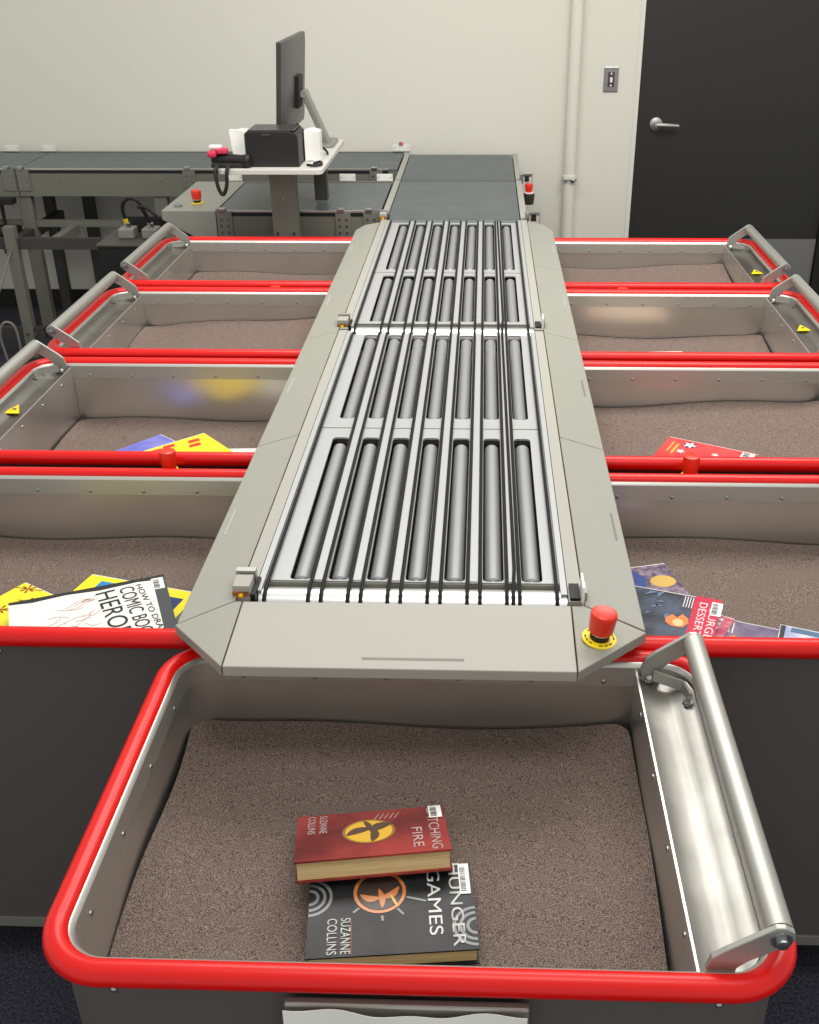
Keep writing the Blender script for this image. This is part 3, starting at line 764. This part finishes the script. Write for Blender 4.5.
# fanned paper behind the printer
def fan(x0, x1, y, n, label, tilt):
    t = thing('paper_stack', label, 'paper', ((x0+x1)/2, y, ZD+.0005), group='white paper stacks beside the printer')
    w = (x1-x0)/2
    for k in range(n):
        yy = k*.010
        bm = bmesh.new(); g = {}
        for i in range(7):
            for j in range(7):
                u, v = i/6, j/6
                g[i, j] = (-w+2*w*u+tilt*v*.012, yy+.005*math.sin(u*PI)+.004*v, .108*v+.003*math.sin(u*5+k))
        vs = {}
        for L in (0, 1):
            for q in g: vs[L, q] = bm.verts.new((g[q][0], g[q][1]+L*.006, max(g[q][2], 0)))
        for i in range(6):
            for j in range(6):
                bm.faces.new((vs[0,(i,j)], vs[0,(i+1,j)], vs[0,(i+1,j+1)], vs[0,(i,j+1)])); bm.faces.new((vs[1,(i,j)], vs[1,(i,j+1)], vs[1,(i+1,j+1)], vs[1,(i+1,j)]))
            for j in (0, 6):
                bm.faces.new((vs[0,(i,j)], vs[1,(i,j)], vs[1,(i+1,j)], vs[0,(i+1,j)])); bm.faces.new((vs[0,(j,i)], vs[0,(j,i+1)], vs[1,(j,i+1)], vs[1,(j,i)]))
        obj('sheet', bm, M['paper'], t, smooth=30)
fan(-.945, -.878, 4.10, 5, 'white paper stack left of the black printer', -1)
fan(-.672, -.615, 4.09, 7, 'white paper stack right of the black printer', 0)
# scanner
sc = thing('barcode_scanner', 'black handheld scanner with pink-red trim at the left desk corner', 'scanner', (-.935, 3.985, ZD))
bm = bmesh.new(); lathe(bm, [(0, -.07), (.018, -.068), (.024, -.05), (.022, 0), (.020, .05), (.026, .075), (.020, .085), (0, .086)], 14, Matrix.Translation((0, 0, .024)) @ Matrix.Rotation(math.radians(75), 4, 'Z') @ Matrix.Rotation(PI/2, 4, 'X'))
obj('body', bm, M['black'], sc, smooth=True)
obj('head', bx(-.078, -.045, -.025, .025, .034, .058), M['pink'], sc, bevel=.008)
obj('cradle', bx(-.065, .055, -.035, .04, .0, .018), M['prn'], sc, bevel=.006)
obj('trigger', bx(-.045, -.005, -.018, .02, .046, .066), M['pink'], sc, bevel=.006)
obj('white_cap', bx(-.075, -.03, .0, .03, .062, .074), M['white'], sc, bevel=.004)
cable([(-.965, 3.945, 1.045), (-.975, 3.912, 1.03), (-.97, 3.905, .975), (-.955, 3.905, .945), (-.938, 3.905, .975), (-.932, 3.91, 1.03), (-.925, 3.94, 1.046)], .007, 'thick black scanner cable looping below the desk front edge')
cable([(-.63, 4.02, 1.036), (-.61, 4.05, 1.037), (-.60, 4.00, 1.037), (-.62, 3.97, 1.037), (-.65, 3.985, 1.037)], .005, 'short black cable coiled on the desk right of the printer')
cable([(-.735, 4.33, 1.13), (-.70, 4.28, 1.11), (-.665, 4.25, 1.085), (-.62, 4.26, 1.045), (-.605, 4.22, 1.037)], .0045, 'black cable running from the monitor down to the desk edge')

# ------------------------------------------------------------------ books
WHITE = M['white']; INK = cm('ink_black', (22, 22, 24), .35)
def barcode(t, x, y, z, w, h):
    b = obj('barcode_label', bx(x-w/2, x+w/2, y-h/2, y+h/2, z, z+.0004), M['paper'], t)
    rnd = random.Random(5); bm = bmesh.new(); yy = y-h*.42
    while yy < y+h*.4:
        q = rnd.choice((.0006, .001, .0015)); box(bm, x-w*.38, x+w*.12, yy, yy+q, z+.0004, z+.0006); yy += q+rnd.choice((.0008, .0014))
    obj('barcode_bars', bm, INK, b)
def book(label, L, D, T, cover_m, loc, rot=(0, 0, 0), hard=True, pages=None, spine=None, group='library books in the sorting bins', name='book'):
    """x = head-foot axis (head at +x), y = width (spine at +y), lies flat"""
    t = thing(name, label, 'book', loc, 0, group); t.rotation_euler = rot
    b = .0025 if hard else .0006; ov = .003 if hard else 0
    # case: lower board, spine, upper board in one C-shaped sheet
    bm = bmesh.new(); P = []
    outer = [(-D/2, 0), (D/2-.004, 0), (D/2, T*.25), (D/2, T*.75), (D/2-.004, T), (-D/2, T)]
    inner = [(-D/2, T-b), (D/2-.005, T-b), (D/2-b, T*.72), (D/2-b, T*.28), (D/2-.005, b), (-D/2, b)]
    pr_ = outer+inner
    A = [bm.verts.new((-L/2, y, z)) for y, z in pr_]; B = [bm.verts.new((L/2, y, z)) for y, z in pr_]
    n = len(pr_)
    for i in range(n): bm.faces.new((A[i], B[i], B[(i+1) % n], A[(i+1) % n]))
    for i in range(5):
        bm.faces.new((A[i], A[i+1], A[n-2-i], A[n-1-i])); bm.faces.new((B[i+1], B[i], B[n-1-i], B[n-2-i]))
    obj('cover', bm, cover_m, t)
    obj('page_block', bx(-L/2+ov, L/2-ov, -D/2+ov*1.3, D/2-b-.0006, b, T-b), pages or M['pages_w'], t)
    return t
def patch(t, pts, z, m, name='cover_art', h=.0003):
    return obj(name, prism(pts, z, z+h), m, t)
def rect(t, x0, x1, y0, y1, z, m, name='cover_art', h=.0003): return patch(t, [(x0, y0), (x1, y0), (x1, y1), (x0, y1)], z, m, name, h)
def ell(cx_, cy_, a, b, n=28, a0=0, a1=2*PI): return [(cx_+a*math.cos(a0+(a1-a0)*k/n), cy_+b*math.sin(a0+(a1-a0)*k/n)) for k in range(n)]
def ring(t, cx_, cy_, r1, r0, z, m, name='cover_art', sy=1):
    path = [(cx_+r0*math.cos(2*PI*k/40), cy_+r0*sy*math.sin(2*PI*k/40), math.cos(2*PI*k/40), math.sin(2*PI*k/40)*sy) for k in range(40)]
    return obj(name, sweep(path, [(0, z), (0, z+.0003), (r1-r0, z+.0003), (r1-r0, z)], True), m, t)
D90 = -PI/2
# 1 black hardback in the front bin
blk = cm('black_jacket', (22, 24, 26), .34, var=(40, 42, 44), vs=25, spec=.25)
sil = cm('silver_ink', (205, 205, 200), .35); grey = cm('grey_circles', (118, 121, 122), .3)
gold = cm('copper_gold_ink', (196, 120, 62), .3); gold2 = cm('yellow_gold_ink', (214, 168, 54), .3)
ZF = .6385
hg = book('black hardback with white title lettering lying under the red hardback', .212, .140, .027, blk, (-.106, .930, ZF+.005), (0, 0, math.radians(5.6)), pages=M['pages'])
T = .0272
hgx = .106
lettering(hg, 'HUNGER', .083, .001, T+.0004, .132, .0160, D90, sil, 'title_lettering')
lettering(hg, 'GAMES', .055, .007, T+.0004, .106, .0170, D90, sil, 'title_lettering', ext=.0001, bold=0)
lettering(hg, 'SUZANNE', -.058, -.040, T+.0004, .054, .0125, D90, sil, 'author_lettering')
lettering(hg, 'COLLINS', -.075, -.040, T+.0004, .054, .0125, D90, sil, 'author_lettering')
rect(hg, -.051, -.0505, -.068, -.018, T, cm('red_line', (190, 40, 40), .4), 'red_line')
ring(hg, -.015, .026, .034, .0295, T, gold, 'ring_emblem')
patch(hg, ell(-.015, .026, .0288, .0288), T, cm('dark_copper_ink', (58, 44, 38), .35), 'emblem_disc')
def leaf(t, x0, y0, x1, y1, bend, wdt, z, m, name):
    P = []; Q = []; L = math.hypot(x1-x0, y1-y0); nx_, ny_ = -(y1-y0)/L, (x1-x0)/L
    for k in range(11):
        u = k/10; c_ = bend*math.sin(PI*u); w_ = wdt*math.sin(PI*min(1, u*.92+.04))**.8
        P.append((x0+(x1-x0)*u+nx_*(c_+w_), y0+(y1-y0)*u+ny_*(c_+w_))); Q.append((x0+(x1-x0)*u+nx_*(c_-w_), y0+(y1-y0)*u+ny_*(c_-w_)))
    patch(t, P+Q[::-1], z, m, name)
leaf(hg, -.014, .016, -.040, .022, .004, .005, T+.0004, gold, 'emblem_wing')
leaf(hg, -.014, .016, .010, .032, -.004, .005, T+.0004, gold, 'emblem_wing')
leaf(hg, -.016, .030, -.012, .000, .002, .004, T+.0005, gold, 'emblem_body')
leaf(hg, -.002, .022, .008, .000, .000, .0018, T+.0006, gold2, 'emblem_bar')
for rr in (.030, .022, .013):
    for (cx_, cy_, a0, a1) in ((-.1055, .022, -PI/2, PI/2), (.1055, -.035, PI/2, 3*PI/2)):
        path = [(cx_+rr*math.cos(a0+(a1-a0)*k/20), cy_+rr*math.sin(a0+(a1-a0)*k/20)) for k in range(21)]
        path = [(max(-.1055, min(.1055, x)), max(-.069, y)) for x, y in path]
        inn = [(cx_+(rr-.004)*math.cos(a0+(a1-a0)*k/20), cy_+(rr-.004)*math.sin(a0+(a1-a0)*k/20)) for k in range(21)][::-1]
        inn = [(max(-.1055, min(.1055, x)), max(-.069, y)) for x, y in inn]
        bm = bmesh.new()
        for k in range(20):
            v = [bm.verts.new((*q, T+.0002)) for q in (path[k], path[k+1], inn[19-k], inn[20-k])]
            try: bm.faces.new(v)
            except Exception: pass
        obj('circle_art', bm, grey, hg)
for a, l0, l1 in ((-2.4, .036, .046), (-.9, .036, .048), (-1.5, .038, .046), (-.3, .036, .062)):
    dvx, dvy = math.cos(a), math.sin(a); cx_, cy_ = -.015, .026
    patch(hg, [(cx_+dvx*l0-dvy*.0015, cy_+dvy*l0+dvx*.0015), (cx_+dvx*l1-dvy*.0015, cy_+dvy*l1+dvx*.0015), (cx_+dvx*l1+dvy*.0015, cy_+dvy*l1-dvx*.0015), (cx_+dvx*l0+dvy*.0015, cy_+dvy*l0-dvx*.0015)], T, grey, 'ray_art')
barcode(hg, .0955, .040, T+.0006, .014, .050)
# 2 red hardback leaning on it
redj = cm('red_jacket', (92, 26, 28), .22, var=(156, 56, 50), vs=9)
ta = math.radians(19)
W2 = .135; T2 = .030
near = Vector((-.1325, .9775, 0)); rz = math.radians(8.05)
dirv = Vector((-math.sin(rz), math.cos(rz), 0))
ctr = near + dirv*.054
cf = book('dark red hardback leaning on the black hardback, cream page edge towards the viewer', .205, W2, T2, redj,
          (ctr.x, ctr.y, .6605), (0, 0, 0), pages=M['pages'])
cf.rotation_euler = (Matrix.Rotation(rz, 3, 'Z') @ Matrix.Rotation(-ta, 3, 'X')).to_euler()
T = T2+.0002
sred = cm('pinkish_silver_ink', (186, 160, 156), .35)
lettering(cf, 'CATCHING', .085, -.002, T+.0003, .122, .0145, D90, sred, 'title_lettering')
lettering(cf, 'FIRE', .061, -.026, T+.0003, .056, .0140, D90, sred, 'title_lettering')
lettering(cf, 'SUZANNE', -.066, .032, T+.0003, .052, .0105, D90, sred, 'author_lettering')
lettering(cf, 'COLLINS', -.082, .032, T+.0003, .052, .0105, D90, sred, 'author_lettering')
ring(cf, -.004, .002, .036, .033, T, cm('olive_gold_ink', (142, 108, 52), .3), 'ring_emblem', .95)
patch(cf, ell(-.004, .002, .0325, .031), T, gold2, 'emblem_disc')
um = cm('umber_ink', (84, 64, 50), .3)
leaf(cf, -.034, -.006, .000, .010, .004, .008, T+.0004, um, 'emblem_wing')
leaf(cf, -.002, .000, .028, .022, .004, .009, T+.0005, um, 'emblem_wing')
leaf(cf, .002, .008, .000, -.028, .003, .006, T+.0006, um, 'emblem_body')
leaf(cf, -.010, .032, -.002, .004, .002, .004, T+.0007, um, 'emblem_head')
for k in range(5): patch(cf, [(.004+.007*k, .036), (.0055+.007*k, .036), (.012+.007*k, .052), (.0112+.007*k, .052)], T, sred, 'ray_art')
barcode(cf, .090, .044, T+.0008, .018, .036)

# 3 white comic drawing book in the near left bin
wj = cm('ivory_jacket', (232, 229, 224), .28)
cb_ = book('white comic drawing book with black edge and barcode, topmost in the near left bin', .282, .216, .014, wj, (-.697, 1.548, .668), (0, 0, math.radians(22.5)), hard=True)
T = .0142
rect(cb_, -.141, .141, .100, .108, T, INK, 'black_border'); rect(cb_, .118, .141, -.108, .100, T, cm('dark_slate', (66, 68, 72), .3), 'slate_border')
patch(cb_, [(-.141, .1), (-.1, .094), (-.04, .099), (.02, .093), (.09, .098), (.118, .094), (.118, .1)], T, INK, 'torn_edge')
lettering(cb_, 'HOW TO DRAW', .104, -.006, T+.0003, .190, .011, D90+.14, INK, 'title_lettering', bold=0)
lettering(cb_, 'COMIC BOOK', .079, -.008, T+.0003, .190, .027, D90+.12, INK, 'title_lettering', bold=0)
lettering(cb_, 'HEROES', .040, -.004, T+.0003, .178, .036, D90+.12, INK, 'title_lettering', bold=0)
barcode(cb_, .126, .078, T+.0005, .022, .040)
pen = cm('pink_pencil', (206, 168, 160), .4)
rnd = random.Random(3)
for k in range(16):
    x = rnd.uniform(-.10, .0); y = rnd.uniform(-.02, .06); a = rnd.uniform(-.6, .9); l = rnd.uniform(.02, .05)
    pts = [(x+l*u*math.cos(a), y+l*u*math.sin(a)+.006*math.sin(u*4+k)) for u in (0, .25, .5, .75, 1)]
    bm = bmesh.new()
    for p0, p1 in zip(pts, pts[1:]):
        nx_, ny_ = -(p1[1]-p0[1]), p1[0]-p0[0]; ln = math.hypot(nx_, ny_) or 1; nx_, ny_ = nx_/ln*.0008, ny_/ln*.0008
        bm.faces.new([bm.verts.new((*q, T+.0003)) for q in ((p0[0]+nx_, p0[1]+ny_), (p1[0]+nx_, p1[1]+ny_), (p1[0]-nx_, p1[1]-ny_), (p0[0]-nx_, p0[1]-ny_))])
    obj('sketch_line', bm, pen, cb_)
# 4, 5 yellow books under it
yj = cm('bright_yellow_jacket', (240, 222, 24), .3); navy = cm('navy_ink', (28, 50, 104), .3); blu = cm('cyan_blue_ink', (32, 128, 190), .3)
y1 = book('yellow and blue book under the white comic book, its back edge showing', .235, .17, .010, yj, (-.668, 1.616, .6545), (0, 0, math.radians(-15.4)), hard=False)
T = .0102
rect(y1, -.085, .030, -.07, .066, T, blu); rect(y1, .045, .100, -.07, .055, T, navy); rect(y1, -.06, -.02, .045, .060, T+.0003, WHITE)
yj2 = cm('lemon_jacket', (236, 222, 40), .3)
y2 = book('yellow book with red sprigs in the near left bin, left of the comic book', .18, .18, .008, yj2, (-.859, 1.594, .6425), (0, 0, math.radians(-31)), hard=False)
T = .0082
rs = cm('brick_red_ink', (150, 52, 30), .35)
for (x, y, a) in ((-.02, .05, .4), (-.065, .075, 1.0), (.03, .03, -.3), (-.05, .0, .7)):
    for k in range(6):
        aa = a+k*1.05; patch(y2, [(x, y), (x+.012*math.cos(aa-.2), y+.012*math.sin(aa-.2)), (x+.016*math.cos(aa), y+.016*math.sin(aa)), (x+.012*math.cos(aa+.2), y+.012*math.sin(aa+.2))], T, rs, 'sprig_art')
    patch(y2, [(x-.03, y-.012), (x+.03, y+.010), (x+.03, y+.012), (x-.03, y-.010)], T, rs, 'stem_art')
b3 = book('light blue book half hidden at the left picture edge in the near left bin', .16, .12, .008, cm('sky_blue_jacket', (66, 134, 210), .3, var=(150, 190, 230), vs=20), (-.978, 1.552, .652), (0, 0, math.radians(-31)), hard=False)
rect(b3, -.06, .06, -.03, .03, .0082, WHITE)
# near right bin
dj = cm('dark_night_jacket', (34, 34, 38), .25, var=(74, 84, 104), vs=22)
mg = cm('magenta_red_ink', (196, 22, 62), .3); lw = cm('pale_print', (236, 220, 222), .4)
r1 = book('black picture book with magenta title band, in the near right bin', .205, .20, .012, dj, (.326, 1.590, .659), (0, 0, math.radians(-18)), hard=False)
T = .0122
rect(r1, .0540, .1023, -.1, .1, T, mg, 'magenta_band')
lettering(r1, 'BURGER', .092, .004, T+.0003, .12, .015, D90, lw, 'title_lettering')
lettering(r1, 'DESSERTS', .072, .018, T+.0003, .125, .015, D90, lw, 'title_lettering')
barcode(r1, .096, .065, T+.0007, .020, .045)
patch(r1, [(.012, .010), (.022, .024), (.032, .016), (.040, .030), (.052, .018), (.054, .004), (.046, -.012), (.026, -.014), (.014, -.004)], T, cm('flame_orange_ink', (232, 120, 50), .4), 'flame_art')
patch(r1, ell(.036, .0, .010, .012, 12), T+.0003, cm('flame_core_ink', (244, 190, 130), .4), 'flame_art')
bluish = cm('steel_blue_ink', (96, 116, 150), .3)
rnd = random.Random(9)
for k in range(11):
    x, y = rnd.uniform(-.06, .02), rnd.uniform(.0, .09); a = rnd.uniform(0, 3.1); l = rnd.uniform(.012, .03)
    patch(r1, [(x, y), (x+l*math.cos(a), y+l*math.sin(a)), (x+l*.7*math.cos(a+.5), y+l*.7*math.sin(a+.5))], T+.0002*(k % 3), bluish, 'creature_art')
for k in range(4): rect(r1, .036+.005*k, .0375+.005*k, .055, .092, T, lw, 'small_print')
r2 = book('purple patterned book with a gold oval, behind the black picture book', .16, .15, .010, cm('plum_pattern_jacket', (70, 58, 80), .25, var=(150, 130, 150), vs=70), (.313, 1.717, .648), (0, 0, math.radians(15)), hard=False)
T = .0102
patch(r2, ell(.050, .010, .025, .021), T, cm('old_gold_ink', (206, 168, 84), .3), 'gold_oval')
patch(r2, [(-.07, -.03), (.0, -.03), (.022, .03), (.0, .07), (-.07, .07)], T, cm('deep_blue_ink', (40, 66, 134), .3), 'blue_corner')
r3 = book('pink speckled book with pale lettering right of the magenta band', .17, .15, .009, cm('pink_speckle_jacket', (176, 50, 84), .3, var=(226, 150, 160), vs=60), (.362, 1.597, .6455), (0, 0, math.radians(-30)), hard=False)
for k in range(3): rect(r3, .058, .068, .025+.014*k, .034+.014*k, .0092, lw, 'pale_mark')
r4 = book('violet and green comic with small print, in the near right bin behind its front rim', .22, .16, .007, cm('violet_jacket', (96, 74, 112), .3, var=(120, 110, 128), vs=30), (.510, 1.526, .6415), (0, 0, math.radians(-20)), hard=False)
for k in range(4): rect(r4, -.085+.006*k, -.083+.006*k, .035, .070, .0072, lw, 'small_print')
patch(r4, [(-.02, -.01), (.03, .03), (.10, .035), (.10, -.02)], .0072, cm('rose_ink', (214, 130, 170), .4))
patch(r4, [(-.10, .0), (-.06, .03), (-.03, .0), (-.05, -.03)], .0073, cm('coral_ink', (200, 110, 90), .4))
r5 = book('pale thin comic farthest right in the near right bin', .16, .14, .005, cm('pale_lilac_jacket', (200, 200, 214), .3, var=(140, 150, 190), vs=30), (.604, 1.512, .6495), (0, 0, math.radians(-20)), hard=False)
rect(r5, -.078, -.070, -.06, .066, .0052, INK); rect(r5, -.06, .07, .05, .064, .0052, cm('teal_ink', (60, 100, 130), .4))
# second right bin
rj = cm('scarlet_jacket', (196, 44, 48), .3, var=(214, 66, 66), vs=14)
rs_ = book('scarlet book with white stars in the second right bin', .22, .17, .012, rj, (.532, 2.276, .657), (.0, .0, math.radians(-27)), hard=False)
T = .0122
def star(x, y, r, z, m, t, n=5):
    patch(t, [(x+(r if k % 2 == 0 else r*.45)*math.cos(PI*k/n), y+(r if k % 2 == 0 else r*.45)*math.sin(PI*k/n)) for k in range(2*n)], z, m, 'star_art')
star(-.050, .055, .022, T, navy, rs_, 7); star(-.050, .055, .017, T+.0003, WHITE, rs_); star(-.06, .012, .012, T, WHITE, rs_); star(.02, .03, .010, T, lw, rs_)
rect(rs_, -.092, -.088, .0, .06, T, gold2); rect(rs_, -.080, -.074, -.01, .05, T, gold2)
barcode(rs_, .090, .062, T, .03, .03)
# third right bin
w3 = book('white booklet lying at the front of the third right bin', .25, .19, .010, cm('cream_jacket', (228, 218, 196), .35, var=(222, 176, 150), vs=10), (.498, 2.985, .637), (0, 0, math.radians(4)), hard=False)
# second left bin
v1 = book('violet-blue comic in the second left bin behind its rim', .20, .15, .008, cm('violet_blue_jacket', (100, 104, 190), .3, var=(130, 130, 206), vs=18), (-.808, 2.362, .617), (0, 0, math.radians(-40)), hard=False)
for (x, y) in ((.055, -.02), (.045, .01), (.075, .03)): patch(v1, ell(x, y, .016, .012, 10), .0083, cm('peach_ink', (230, 180, 110), .4))
v2 = book('yellow comic with red lettering right of the violet one, second left bin', .20, .15, .008, cm('sun_yellow_jacket', (240, 212, 40), .3), (-.745, 2.350, .627), (0, 0, math.radians(41.7)), hard=False)
for (x, y) in ((.055, .045), (.045, .02), (-.01, .055), (-.045, .05), (.03, -.04)): patch(v2, [(x-.018, y-.006), (x+.014, y-.009), (x+.018, y+.006), (x-.010, y+.009)], .0083, cm('poster_red_ink', (214, 50, 40), .4), 'red_lettering_art')
v3 = book('thin white booklet showing beside the yellow comic, second left bin', .16, .12, .005, cm('plain_white_jacket', (230, 228, 220), .4), (-.585, 2.345, .619), (0, 0, math.radians(4)), hard=False)
